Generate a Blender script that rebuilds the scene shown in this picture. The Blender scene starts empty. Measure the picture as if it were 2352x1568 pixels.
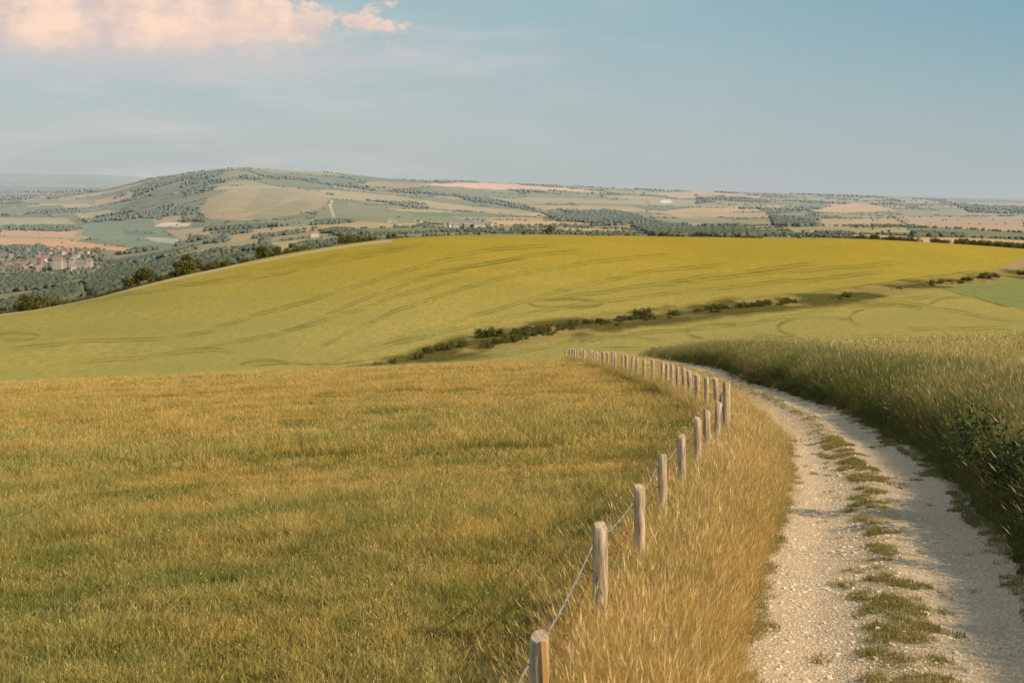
import bpy, math, numpy as np, bmesh
from mathutils import Vector
rng=np.random.default_rng(7)
F=3267.0;H0=420.0;UC=1176.0
sc=bpy.context.scene
sc.view_settings.view_transform='Standard';sc.view_settings.look='None';sc.view_settings.exposure=0
# ---------------------------------------------------------------- noise
_T=np.random.default_rng(3).random((256,256))
def vn(x,y):
    xi=np.floor(x).astype(int);yi=np.floor(y).astype(int);fx=x-xi;fy=y-yi
    fx=fx*fx*(3-2*fx);fy=fy*fy*(3-2*fy)
    a=_T[xi&255,yi&255];b=_T[(xi+1)&255,yi&255];c=_T[xi&255,(yi+1)&255];d=_T[(xi+1)&255,(yi+1)&255]
    return (a*(1-fx)+b*fx)*(1-fy)+(c*(1-fx)+d*fx)*fy
def fbm(x,y,o=4):
    s=0;a=.5;t=0
    for i in range(o):
        s=s+a*vn(x*2**i+17.3*i,y*2**i+5.1*i);t+=a;a*=.5
    return s/t
def sst(a,b,x):
    t=np.clip((x-a)/(b-a),0,1);return t*t*(3-2*t)
UF=np.arange(-1600,3961,10.0)
def col(pts,sig=40):
    p=np.array(pts,float);v=np.interp(UF,p[:,0],p[:,1])
    k=np.exp(-.5*(np.arange(-150,151,10)/sig)**2);k/=k.sum()
    return np.convolve(np.pad(v,15,mode='edge'),k,'valid')
# ---------------------------------------------------------------- terrain
VC=col([(-1600,860),(-600,790),(0,718),(150,695),(290,662),(450,625),(600,595),(750,568),(850,553),(1000,541),(1200,537),(1500,545),(1800,545),(2000,548),(2200,559),(2352,572),(3000,600),(3900,610)])
DC=col([(-1600,260),(0,340),(400,420),(800,510),(1200,560),(1600,600),(2000,620),(2352,640),(3900,700)],80)
V135=H0+F*(2.55/135+.088+.00014*135-.042*((UF-UC)/F-.0196))
US=[-1600,-600,0,230,350,510,650,800,1100,1500,2000,2352,3900]
def cs(vals): return col(list(zip(US,vals)),35)
S2=cs([660,650,640,622,608,580,560,545,529,532,534,545,560])
S3=cs([570,565,565,550,538,515,512,508,508,514,518,522,530])
S4=cs([505,505,502,492,462,432,436,452,475,492,498,502,505])
S5=cs([470,470,468,452,414,388,399,407,430,462,476,486,490])
S6=cs([448,448,447,440,432,420,422,423,421,440,455,468,470])
S7=cs([430,430,429,430,430,428,428,428,432,440,452,462,465])
S8=cs([402,398,399,401,408,430,433,434,438,446,458,469,470])
D1F=DC*1.3
LD=[np.full_like(UF,135.),np.full_like(UF,165.),np.full_like(UF,215.),np.sqrt(215*DC),DC,D1F,np.full_like(UF,1300.),np.full_like(UF,2300.),
    np.full_like(UF,3500.),np.full_like(UF,5000.),np.full_like(UF,6500.),np.full_like(UF,9500.),np.full_like(UF,14000.),np.full_like(UF,20000.)]
LV=[V135,V135+5,V135+1,V135*.42+VC*.58,VC,VC+30,VC+18,S2,S3,S4,S5,S6,S7,S8]
LX=np.log(np.array(LD));LV=np.array(LV)
h=np.diff(LX,axis=0);dl=np.diff(LV,axis=0)/h
M=np.zeros_like(LV)
w1=2*h[1:]+h[:-1];w2=h[1:]+2*h[:-1]
with np.errstate(all='ignore'):
    mm=(w1+w2)/(w1/dl[:-1]+w2/dl[1:])
M[1:-1]=np.where(dl[:-1]*dl[1:]>0,mm,0)
def vfar(u,d):
    u=np.asarray(u,float);d=np.asarray(d,float);x=np.log(np.clip(d,135,20000))
    out=np.full(u.shape,np.nan);K=len(LX)
    for k in range(K-1):
        x0=np.interp(u,UF,LX[k]);x1=np.interp(u,UF,LX[k+1])
        m=(x>=x0-1e-9)&(x<=x1+1e-9)
        if not m.any(): continue
        um=u[m];a=x0[m];b=x1[m];hh=b-a;t=(x[m]-a)/hh
        v0=np.interp(um,UF,LV[k]);v1=np.interp(um,UF,LV[k+1]);m0=np.interp(um,UF,M[k]);m1=np.interp(um,UF,M[k+1])
        t2=t*t;t3=t2*t
        out[m]=v0*(2*t3-3*t2+1)+hh*m0*(t3-2*t2+t)+v1*(3*t2-2*t3)+hh*m1*(t3-t2)
    return np.where(np.isnan(out),435,out)
def nbase(x,y): return -(2.55+.088*y+.00014*y*y)+.042*(x-.0196*y)
def solve_near(u,v,hgt=0.0):
    ds=np.linspace(3,135,6000);x=(u-UC)/F*ds
    vv=H0-F*(nbase(x,ds)+hgt)/ds
    i=np.argmax(vv<=v) if (vv<=v).any() else len(ds)-1
    return x[i],ds[i]
Lp=[solve_near(u,v) for u,v in [(1680,1568),(1722,1400),(1768,1250),(1815,1130),(1800,1030),(1752,965),(1692,915)]]
Rp=[solve_near(u,v) for u,v in [(2450,1568),(2345,1350),(2255,1220),(2175,1110),(2060,1025),(1925,950),(1812,908),(1708,882)]]
Lp=[(Lp[0][0]-.6,2.5)]+Lp+[(6.9,58),(7.3,80),(8.2,110),(9,140)]
Rp=[(Rp[0][0]-.7,2.5)]+Rp+[(9.2,62),(9.8,85),(10.6,110),(11,140)]
YY=np.arange(0,140.1,.5)
def sm(p):
    p=np.array(p);v=np.interp(YY,p[:,1],p[:,0]);k=np.exp(-.5*(np.arange(-8,9)/3.)**2);k/=k.sum()
    return np.convolve(np.pad(v,8,mode='edge'),k,'valid')
XLa=sm(Lp);XRa=sm(Rp)
def xL(y): return np.interp(y,YY,XLa)
def xR(y): return np.interp(y,YY,XRa)
def near_z(x,y):
    s=x-xR(y);l=xL(y)-x
    f=1-sst(70,125,y)
    z=nbase(x,y)+f*.5*sst(0.05,1.5,s)+f*.05*sst(0,.8,l)
    tr=sst(-.3,.1,np.minimum(-s,-l))
    z=z+(fbm(x*.5,y*.5,2)-.5)*.10*(1-tr*.8)*(1-sst(18,50,y))
    return z
def track_z(x,y):
    t=(x-xL(y))/(xR(y)-xL(y))
    return near_z(x,y)+.04-.035*(np.exp(-((t-.24)/.13)**2)+np.exp(-((t-.8)/.13)**2))+.035*np.exp(-((t-.52)/.12)**2)+(fbm(x*7,y*7,3)-.5)*.014
def relief(x,y):
    r=np.hypot(x,y)
    a=sst(1500,3200,r)*24*(1-sst(13000,19000,r)*.8)
    n=fbm(x/1100+3.1,y/1300+9.2,4)-.5
    rd=1-np.abs(2*fbm(x/700+8,y/1500+2,3)-1)*2
    return a*(n*1.7+rd*.35)
def zt(u,d):
    u=np.asarray(u,float);d=np.asarray(d,float);x=(u-UC)/F*d
    zf=-(vfar(u,d)-H0)/F*d+relief(x,d)
    mid=(d>135)&(d<900)
    zf=zf+np.where(mid,(fbm(x/60,d/60,3)-.5)*1.6*sst(150,230,d),0)
    return np.where(d<=135,near_z(x,d),zf)
# ---------------------------------------------------------------- mesh helpers
def new_obj(name,me,mat=None,coll=None,parent=None):
    o=bpy.data.objects.new(name,me)
    (coll or sc.collection).objects.link(o)
    if mat: me.materials.append(mat)
    if parent: o.parent=parent
    return o
def mesh_np(name,V,faces,cols=None,smooth=False):
    me=bpy.data.meshes.new(name);V=np.asarray(V,float)
    me.vertices.add(len(V));me.vertices.foreach_set('co',V.ravel())
    lens=[];flat=[]
    for fa in faces:
        fa=np.asarray(fa)
        if len(fa)==0: continue
        lens.append(np.full(len(fa),fa.shape[1]));flat.append(fa.ravel())
    lens=np.concatenate(lens);flat=np.concatenate(flat)
    me.loops.add(len(flat));me.loops.foreach_set('vertex_index',flat.astype(np.int32))
    me.polygons.add(len(lens));st=np.concatenate([[0],np.cumsum(lens)[:-1]])
    me.polygons.foreach_set('loop_start',st.astype(np.int32))
    if smooth: me.polygons.foreach_set('use_smooth',np.ones(len(lens),bool))
    if cols is not None:
        a=me.color_attributes.new('Col','FLOAT_COLOR','POINT')
        c=np.ones((len(V),4));c[:,:3]=cols;a.data.foreach_set('color',c.ravel())
    me.update(calc_edges=True);me.validate()
    return me
def grid_mesh(name,X,Y,Z,C,mat):
    R,N=X.shape;i=np.arange(R*N).reshape(R,N)
    q=np.stack([i[:-1,:-1],i[:-1,1:],i[1:,1:],i[1:,:-1]],-1).reshape(-1,4)
    me=mesh_np(name,np.stack([X,Y,Z],-1).reshape(-1,3),[q],C.reshape(-1,3),True)
    return new_obj(name,me,mat)
# ---------------------------------------------------------------- material helpers
class NT:
    def __init__(s,name):
        s.m=bpy.data.materials.new(name);s.m.use_nodes=True;s.t=s.m.node_tree;s.t.nodes.clear()
        s.out=s.n('ShaderNodeOutputMaterial')
    def n(s,t,**k):
        o=s.t.nodes.new(t)
        for a,b in k.items(): setattr(o,a,b)
        return o
    def put(s,sock,v):
        if isinstance(v,bpy.types.NodeSocket): s.t.links.new(v,sock)
        elif isinstance(v,tuple) and len(v)==3 and sock.type=='RGBA': sock.default_value=v+(1,)
        else: sock.default_value=v
    def math(s,op,a,b=0,clamp=False):
        o=s.n('ShaderNodeMath',operation=op,use_clamp=clamp);s.put(o.inputs[0],a);s.put(o.inputs[1],b);return o.outputs[0]
    def mix(s,f,a,b,bt='MIX'):
        o=s.n('ShaderNodeMix',data_type='RGBA',blend_type=bt);s.put(o.inputs[0],f);s.put(o.inputs[6],a);s.put(o.inputs[7],b);return o.outputs[2]
    def noise(s,scale,vec=None,detail=4,rough=.55):
        o=s.n('ShaderNodeTexNoise');o.inputs['Scale'].default_value=scale;o.inputs['Detail'].default_value=detail;o.inputs['Roughness'].default_value=rough
        if vec is not None: s.t.links.new(vec,o.inputs['Vector'])
        return o.outputs['Fac']
    def mr(s,v,a,b,c=0.,d=1.):
        o=s.n('ShaderNodeMapRange');s.put(o.inputs[0],v)
        for i,q in enumerate((a,b,c,d)): o.inputs[i+1].default_value=q
        return o.outputs[0]
    def pos(s): return s.n('ShaderNodeNewGeometry').outputs['Position']
    def attr(s,name='Col'): 
        o=s.n('ShaderNodeAttribute');o.attribute_name=name;return o.outputs['Color']
    def sep(s,c):
        o=s.n('ShaderNodeSeparateColor');s.t.links.new(c,o.inputs[0]);return o.outputs
    def xyz(s,c):
        o=s.n('ShaderNodeSeparateXYZ');s.t.links.new(c,o.inputs[0]);return o.outputs
    def haze(s,c,L=9000.,hc=(.38,.45,.52)):  # aerial haze painted into the base colour, growing with distance from the origin
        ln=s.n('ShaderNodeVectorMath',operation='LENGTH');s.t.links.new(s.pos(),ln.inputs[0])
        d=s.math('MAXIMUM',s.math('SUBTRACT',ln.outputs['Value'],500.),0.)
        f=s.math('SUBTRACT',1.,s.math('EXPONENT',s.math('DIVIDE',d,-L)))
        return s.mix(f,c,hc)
    def bump(s,h,st,dist):
        o=s.n('ShaderNodeBump');o.inputs['Strength'].default_value=st;o.inputs['Distance'].default_value=dist;s.t.links.new(h,o.inputs['Height']);return o.outputs[0]
    def finish(s,c,rough=.9,normal=None,trans=0,spec=.15):
        b=s.n('ShaderNodeBsdfPrincipled');s.put(b.inputs['Base Color'],c);b.inputs['Roughness'].default_value=rough;b.inputs['Specular IOR Level'].default_value=spec
        if normal is not None: s.t.links.new(normal,b.inputs['Normal'])
        r=b.outputs[0]
        if trans>0:
            tr=s.n('ShaderNodeBsdfTranslucent');s.put(tr.inputs[0],c);mx=s.n('ShaderNodeMixShader');mx.inputs[0].default_value=trans
            s.t.links.new(r,mx.inputs[1]);s.t.links.new(tr.outputs[0],mx.inputs[2]);r=mx.outputs[0]
        s.t.links.new(r,s.out.inputs[0]);return s.m
t=NT('meadow_soil');p=t.pos();c=t.mix(t.noise(3.,p),t.attr(),t.mix(.5,t.attr(),(.09,.07,.025)));m_ground=t.finish(c,normal=t.bump(t.noise(12.,p),.6,.05))
t=NT('barley_crop');p=t.pos()
mp=t.n('ShaderNodeMapping');mp.inputs['Scale'].default_value=(1,.35,.2);t.t.links.new(p,mp.inputs[0])
n1=t.noise(.9,mp.outputs[0],6,.75);n2=t.noise(.03,p,5,.6)
c=t.mix(t.mr(n1,.3,.7),t.mix(1.,t.attr(),(.70,.74,.7),'MULTIPLY'),t.mix(1.,t.attr(),(1.22,1.18,1.2),'MULTIPLY'))
c=t.mix(t.mr(n2,.35,.65,0,.7),c,t.mix(1.,t.attr(),(.78,.88,.95),'MULTIPLY'))
mp2=t.n('ShaderNodeMapping');mp2.inputs['Scale'].default_value=(.05,.35,.2);mp2.inputs['Rotation'].default_value=(0,0,-.5);t.t.links.new(p,mp2.inputs[0])
n3=t.noise(1.,mp2.outputs[0],5,.7);c=t.mix(t.mr(n3,.58,.72,0,.4),c,t.mix(1.,t.attr(),(.55,.62,.6),'MULTIPLY'))
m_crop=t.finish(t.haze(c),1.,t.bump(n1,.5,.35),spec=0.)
t=NT('distant_farmland');p=t.pos();n1=t.noise(.02,p,6,.6)
c=t.mix(1.,t.attr(),t.mix(n1,(.75,.78,.8),(1.25,1.2,1.2)),'MULTIPLY')
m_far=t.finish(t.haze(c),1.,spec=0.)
# ---------------------------------------------------------------- terrain sheets
U=np.unique(np.concatenate([np.linspace(-1500,-100,50),np.linspace(-100,2452,1000),np.linspace(2452,3850,50)]))
NU=len(U)
d=np.geomspace(2,135,480);UU,DD=np.meshgrid(U,d);X=(UU-UC)/F*DD
Z=near_z(X,DD)
n=fbm(X*.2,DD*.2,4)[...,None]
C=np.array([.13,.12,.035])*(1-n)+np.array([.22,.175,.05])*n
trk=((X>xL(DD)-.15)&(X<xR(DD)+.15))[...,None]
C=np.where(trk,np.array([.5,.4,.27]),C)
far=sst(60,130,DD)[...,None]
wheat=(X>xR(DD)+1.5)[...,None]
C=C*(1-far)+far*np.where(wheat,np.array([.38,.30,.075]),np.array([.42,.30,.075]))
grid_mesh('meadow_ground',X,DD,Z,C,m_ground)
# hill
R=680;s=np.linspace(0,1,R)[:,None];dend=np.interp(U,UF,D1F)[None]
DD=135*(dend/135)**s;UU=np.broadcast_to(U[None],DD.shape).copy();X=(UU-UC)/F*DD;Z=zt(UU,DD);Z[0]=near_z(X[0],DD[0])
VV=H0-F*Z/DD
dc=np.interp(UU,UF,DC);vc=np.interp(UU,UF,VC)
C=np.zeros(DD.shape+(3,))
up=sst(780,560,VV)[...,None]
C[:]=np.array([.42,.335,.10])*(1-up)+np.array([.43,.305,.045])*up
lg=(sst(1000,0,UU)*sst(540,720,VV)*sst(900,780,VV))[...,None]
C=C*(1-.5*lg)+.5*lg*np.array([.30,.275,.08])
STR=np.array([(560,858),(640,854),(800,853),(900,838),(1000,812),(1100,788),(1200,768),(1350,747),(1480,730),(1650,709),(1800,696),(1950,680),(2100,657),(2250,640),(2352,630),(3900,560)],float)
def svl(u): return np.interp(u,STR[:,0],STR[:,1])
lowf=((VV>svl(UU))&(UU>700))[...,None]
C=np.where(lowf,C*.4+np.array([.39,.32,.10])*.6,C)
nn=fbm(X/5,DD/5,3)
def line(pts,w=1.7,k=.75,dbl=6,colr=None):
    global C
    pts=np.array(pts,float);uu=np.arange(pts[0,0],pts[-1,0]+1,4)
    vl=np.interp(uu,pts[:,0],pts[:,1]);kk=np.ones(21)/21
    if len(vl)>40: vl=np.convolve(np.pad(vl,10,mode='edge'),kk,'valid')
    vl=vl+(fbm(uu/60,uu*0+pts[0,1],2)-.5)*6
    L=np.interp(UU,uu,vl);ok=(UU>=pts[0,0])&(UU<=pts[-1,0])&(DD<dc*1.02)
    fade=sst(0,60,UU-pts[0,0])*sst(0,60,pts[-1,0]-UU)
    for o in ((0,dbl) if dbl else (0,)):
        m=np.clip(1.3-np.abs(VV-L-o)/w,0,1)*ok*(1.9*nn-.25)*k*fade
        m=np.clip(m,0,.75)[...,None]
        C=C*(1-m)+m*(np.array([.19,.165,.04]) if colr is None else np.array(colr))
def loop(cx,cy,rx,ry,a0=-7,a1=7,k=.7):
    global C
    for o in (0,5):
        du=(UU-cx)/(rx-o);dv=(VV-cy)/max(ry-o*.8,3);r=np.sqrt(du*du+dv*dv)+1e-6;g=np.sqrt((du/r/(rx-o))**2+(dv/r/max(ry-o*.8,3))**2)
        an=np.arctan2(-dv,du)
        m=np.clip(1.4-np.abs(r-1)/g/1.8,0,1)*(1.8*nn-.2)*k*((an>a0)&(an<a1)&(DD<dc));m=np.clip(m,0,.75)[...,None];C=C*(1-m)+m*np.array([.19,.165,.04])
for P in [[(700,810),(780,770),(900,715),(1040,665),(1200,625),(1400,595),(1560,580)],
 [(560,790),(700,745),(820,690),(960,640),(1120,600),(1250,580)],
 [(750,830),(900,780),(1050,735),(1200,690),(1350,650),(1500,620),(1680,600)],
 [(1230,690),(1400,665),(1600,635),(1800,610),(1900,600)],
 [(0,800),(200,780),(430,770),(600,720),(700,690),(860,640),(1000,600),(1120,580)],
 [(850,800),(1000,765),(1150,728),(1350,695),(1550,668),(1800,645),(2050,620)],[(900,650),(1050,612),(1200,588),(1350,570)],[(380,800),(600,775),(780,722),(950,665),(1080,632)],
 [(1500,655),(1700,630),(1900,612),(2100,600)],[(300,640),(450,650),(640,625),(800,590),(950,565)],
 [(1000,590),(1180,565),(1300,558)],[(2190,776),(2260,770),(2352,765)],[(1700,760),(1800,775),(1900,782)],
 [(1950,768),(2080,772),(2200,776)],[(2050,755),(2200,750),(2352,752)],[(1950,700),(2060,690),(2200,715),(2352,740)],[(1340,800),(1500,795)],[(150,830),(350,815),(480,800),(560,805)]]:
    line(P)
loop(40,772,50,10);loop(610,840,60,14,.3,5);loop(1300,697,85,12);loop(1425,786,90,15,.0,7);loop(1660,762,85,20,1.2,7);loop(1660,762,85,20,-7,-2.2);loop(1880,752,95,26,.8,7);loop(1880,752,95,26,-7,-2.2);loop(2050,730,100,30,.8,7);loop(2050,730,100,30,-7,-2.5);loop(2230,700,95,22,.8,7)
line([(0,700),(200,690),(500,640),(800,580),(1000,556)],1.7,.6,5)
line([(u,svl(u)-18) for u in range(560,2352,60)],2.0,.9,0)
line([(1000,837),(1150,812),(1300,785),(1500,760),(1700,742),(1950,700),(2180,672)],1.8,.7,6)
line([(2150,660),(2250,685),(2352,712)],2.5,1.2,0,(.10,.10,.03))
gr=((UU>2150)&(VV>svl(UU)+2)&(VV<660+(UU-2150)*.26))[...,None];C=np.where(gr,np.array([.25,.26,.09]),C)
tn=((UU>2270)&(VV<svl(UU)-4)&(VV>628-(UU-2270)*.45))[...,None];C=np.where(tn,np.array([.42,.28,.15]),C)
wd=np.interp(UU,[640,900,1100,1300,1700,2352],[3,11,20,16,13,8])
nr=fbm(X/7,DD/12,4)[...,None]
m=np.clip(2.0-(np.abs(VV-svl(UU))+(nr[...,0]-.5)*12)/wd,0,1)*(UU>600)*(DD<dc);m=m[...,None]
rc=np.array([.13,.11,.03])*(1-sst(.36,.6,nr))+np.array([.35,.255,.09])*sst(.36,.6,nr)
C=C*(1-m)+m*rc
mb=(np.clip(1-((UU-670)/45)**2-((VV-853)/5)**2,0,1)>0)[...,None];C=np.where(mb,np.array([.42,.29,.15]),C)
m=np.exp(-((VV-vc-4)/3.)**2)*(UU<900)*(DD<dc*1.05)*(.6+.4*nn);m=np.clip(m,0,1)[...,None];C=C*(1-m)+m*np.array([.60,.45,.29])
fr=sst(150,135,DD)[...,None];C=C*(1-fr)+fr*np.array([.42,.30,.075])
grid_mesh('barley_hill',X,DD,Z,C,m_crop)
# far
R=760;s=np.linspace(0,1,R)[:,None]
DD=dend*(20000/dend)**s;UU=np.broadcast_to(U[None],DD.shape).copy();X=(UU-UC)/F*DD;Z=zt(UU,DD)
VV=H0-F*Z/DD
vis=np.minimum.accumulate(VV,axis=0)>=VV-.5
vis&=VV<np.interp(UU,UF,VC)+3
def voro(x,y,seed=0):
    T=np.random.default_rng(50+seed).random((128,128,4))
    xi=np.floor(x).astype(int);yi=np.floor(y).astype(int)
    f1=np.full(x.shape,9.);f2=f1.copy();cid=np.zeros(x.shape,int)
    for a in (-1,0,1):
        for b in (-1,0,1):
            cx=(xi+a)&127;cy=(yi+b)&127
            dx=xi+a+T[cx,cy,0]-x;dy=yi+b+T[cx,cy,1]-y
            dd=np.maximum(np.abs(dx),np.abs(dy))*.7+np.hypot(dx,dy)*.3
            n1=dd<f1;f2=np.where(n1,f1,np.minimum(f2,dd));cid=np.where(n1,cx*128+cy,cid);f1=np.where(n1,dd,f1)
    return f1,f2,cid
a=.30;rx=X*math.cos(a)+DD*math.sin(a);ry=-X*math.sin(a)+DD*math.cos(a)
wx=(fbm(X/500,DD/500,2)-.5)*150
f1,f2,cid=voro((rx+wx)/360,(ry+wx)/300)
edge=(f2-f1)
pal=np.array([[.18,.18,.065],[.28,.235,.085],[.37,.275,.10],[.46,.32,.125],[.60,.37,.17],[.15,.16,.065],[.34,.27,.10],[.24,.215,.09],[.44,.31,.14],[.22,.20,.07]])
pr=np.random.default_rng(9).integers(0,len(pal),128*128);C=pal[pr[cid]].copy()
C*=(.85+.3*fbm(X/90,DD/90,3))[...,None]
def inpoly(P):
    P=np.array(P,float);m=np.zeros(UU.shape,bool);j=len(P)-1
    w=(fbm(UU/14,VV/7,2)-.5)
    uu=UU+w*6;vv=VV+w*3
    for i in range(len(P)):
        xi,yi=P[i];xj,yj=P[j]
        if yi!=yj: m^=((yi>vv)!=(yj>vv))&(uu<(xj-xi)*(vv-yi)/(yj-yi)+xi)
        j=i
    return m
nohedge=np.zeros(UU.shape,bool)
def paint(P,c,k=1.):
    m=inpoly(P)
    C[m]=C[m]*(1-k)+np.array(c)*k*(.85+.3*fbm(X[m]/60,DD[m]/60,3))[...,None]
    nohedge[m]=True
paint([(455,500),(480,455),(560,425),(680,432),(760,455),(740,478),(640,500),(560,508)],(.42,.29,.12),.9)
paint([(560,500),(700,455),(720,470),(620,508)],(.31,.245,.10))
paint([(600,432),(680,436),(640,470),(560,490)],(.33,.255,.10))
paint([(740,435),(900,450),(1200,490),(1260,500),(900,470),(720,450)],(.46,.33,.13))
paint([(800,465),(960,490),(1120,510),(900,512),(720,505),(740,480)],(.25,.23,.09))
paint([(0,528),(180,534),(170,545),(0,541)],(.66,.36,.15));paint([(0,546),(140,550),(300,570),(298,578),(150,568),(0,560)],(.68,.35,.15))
paint([(192,512),(350,505),(362,520),(412,560),(388,574),(300,567),(190,541)],(.21,.24,.13))
paint([(280,530),(350,530),(360,538),(290,541)],(.12,.17,.09));paint([(330,545),(410,548),(412,560),(360,556)],(.50,.45,.32))
paint([(0,500),(150,500),(175,515),(0,516)],(.42,.33,.14));paint([(0,478),(140,470),(150,478),(0,492)],(.20,.21,.09))
paint([(40,458),(220,458),(220,470),(60,468)],(.30,.30,.14));paint([(170,492),(250,484),(290,486),(190,502)],(.48,.36,.17))
paint([(355,520),(375,511),(440,513),(430,519),(395,521)],(.78,.62,.44))
paint([(380,530),(470,522),(490,545),(420,552)],(.46,.32,.14));paint([(520,538),(560,527),(600,540),(560,556),(525,556)],(.44,.31,.13))
paint([(600,515),(700,500),(730,512),(690,522)],(.24,.25,.10));paint([(600,560),(740,545),(780,548),(640,575)],(.48,.35,.14))
paint([(930,485),(1120,490),(1150,500),(960,497)],(.15,.21,.07));paint([(0,592),(90,598),(70,612),(0,610)],(.38,.28,.12));paint([(0,615),(60,622),(40,640),(0,640)],(.34,.27,.12))
paint([(1860,486),(1900,476),(1960,466),(2010,470),(2060,484),(1960,488)],(.70,.38,.18));paint([(2060,500),(2352,497),(2352,530),(2100,520)],(.50,.32,.18))
paint([(960,423),(1110,419),(1320,434),(1380,441),(1150,436)],(.86,.48,.30));paint([(1500,445),(1600,438),(1760,452),(1700,458),(1560,455)],(.64,.38,.18))
paint([(1490,455),(1600,460),(1600,475),(1490,470)],(.44,.35,.15));paint([(1200,452),(1480,462),(1490,470),(1230,464)],(.40,.32,.15))
paint([(1150,470),(1450,474),(1500,486),(1260,482)],(.48,.34,.15));paint([(1500,484),(1760,490),(1770,500),(1560,498)],(.54,.35,.15));paint([(1500,502),(1760,504),(1780,514),(1560,512)],(.28,.26,.11))
paint([(1880,505),(2050,502),(2080,516),(1900,520)],(.50,.34,.16));paint([(2060,484),(2352,480),(2352,492),(2080,495)],(.34,.28,.16));paint([(1800,522),(2080,522),(2090,534),(1830,534)],(.38,.30,.12))
nh=nohedge.copy()
woods=np.zeros(UU.shape,bool)
for P in [[(225,470),(300,440),(400,412),(470,396),(520,392),(500,405),(440,425),(360,445),(300,462)],[(180,505),(300,488),(400,470),(470,480),(470,510),(400,508),(330,500),(200,512)],
 [(420,440),(470,420),(500,410),(540,412),(500,430),(430,452)],[(550,402),(640,404),(780,418),(760,426),(640,415),(560,410)],[(470,530),(520,520),(580,530),(560,545),(640,540),(720,525),(800,528),(860,540),(720,545),(600,560),(520,560),(430,560)],
 [(0,568),(80,560),(150,585),(120,600),(60,598)],[(230,590),(330,572),(420,560),(600,565),(640,580),(450,620),(300,660),(230,690),(190,650),(230,625)],[(0,640),(60,630),(150,640),(190,680),(120,700),(0,715)],
 [(1240,488),(1300,478),(1420,485),(1480,500),(1470,515),(1380,520),(1300,515)],[(1480,505),(1560,524),(1700,528),(1780,540),(1700,546),(1500,543),(1450,520)],
 [(1050,447),(1100,452),(1250,480),(1200,480),(1060,458)],[(780,422),(900,434),(1050,447),(1050,452),(880,440),(770,428)],[(1600,450),(1720,453),(1740,462),(1600,468)],[(1770,498),(1840,500),(1880,520),(1780,520)],
 [(2190,470),(2352,478),(2352,492),(2230,488)],[(2100,534),(2190,534),(2210,545),(2100,545)],[(0,428),(230,431),(230,441),(0,443)],[(0,447),(100,450),(80,456),(0,462)],[(1570,436),(1620,430),(1700,433),(1700,438)],[(10,518),(150,520),(165,530),(20,528)],
 [(1000,416),(1090,418),(1080,421),(1000,419)],[(1880,447),(2060,451),(2060,454),(1880,450)],[(2100,455),(2352,461),(2352,464),(2100,458)],[(720,440),(860,450),(980,470),(960,476),(820,458)],[(1700,476),(1860,480),(1860,484),(1700,480)]]:
    woods|=inpoly(P)
wn=fbm(X/420+40,DD/520+11,4);woods|=(wn>.72)&~nh
woods&=~nh|(wn>.45)
gap=fbm(X/130+4,DD/170,3);woods&=(gap<.60)
C[woods]=np.array([.055,.072,.028])
hd=((edge<.034)|((edge<.07)&(wn>.58)))&~nh&~woods
C[hd]=np.array([.085,.10,.035])
tu=np.interp(VV,[455,470,485,500],[765,758,762,768]);m=(np.abs(UU-tu)<3)&(VV>458)&(VV<498);C[m]=(.60,.48,.34)
m=(((UU-1530)/14)**2+((VV-463)/4)**2<1);C[m]=(.85,.8,.7)
grid_mesh('distant_downland',X,DD,Z,C,m_far)
def pick(mask,nmax):
    idx=np.flatnonzero(mask&vis&(UU>-250)&(UU<2600))
    if len(idx)>nmax: idx=rng.choice(idx,nmax,replace=False)
    x=X.ravel()[idx];y=DD.ravel()[idx];z=Z.ravel()[idx]
    jx=rng.normal(0,.8,len(x))*y/F;jy=rng.normal(0,.002,len(x))*y
    return np.stack([x+jx,y+jy,z],-1)
far_tr=pick(woods&(DD<10000),24000)
hedge_tr=pick(hd&(DD<8500),7500)
sp=pick((~woods)&(wn>.5)&(DD<6000)&(DD>1600),300)
def far_at(u,v):
    c=np.searchsorted(U,u);cv=VV[:,c];ok=np.flatnonzero((cv<=v)&(DD[:,c]>1350));i=ok[0]
    return X[i,c],DD[i,c],Z[i,c]
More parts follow.
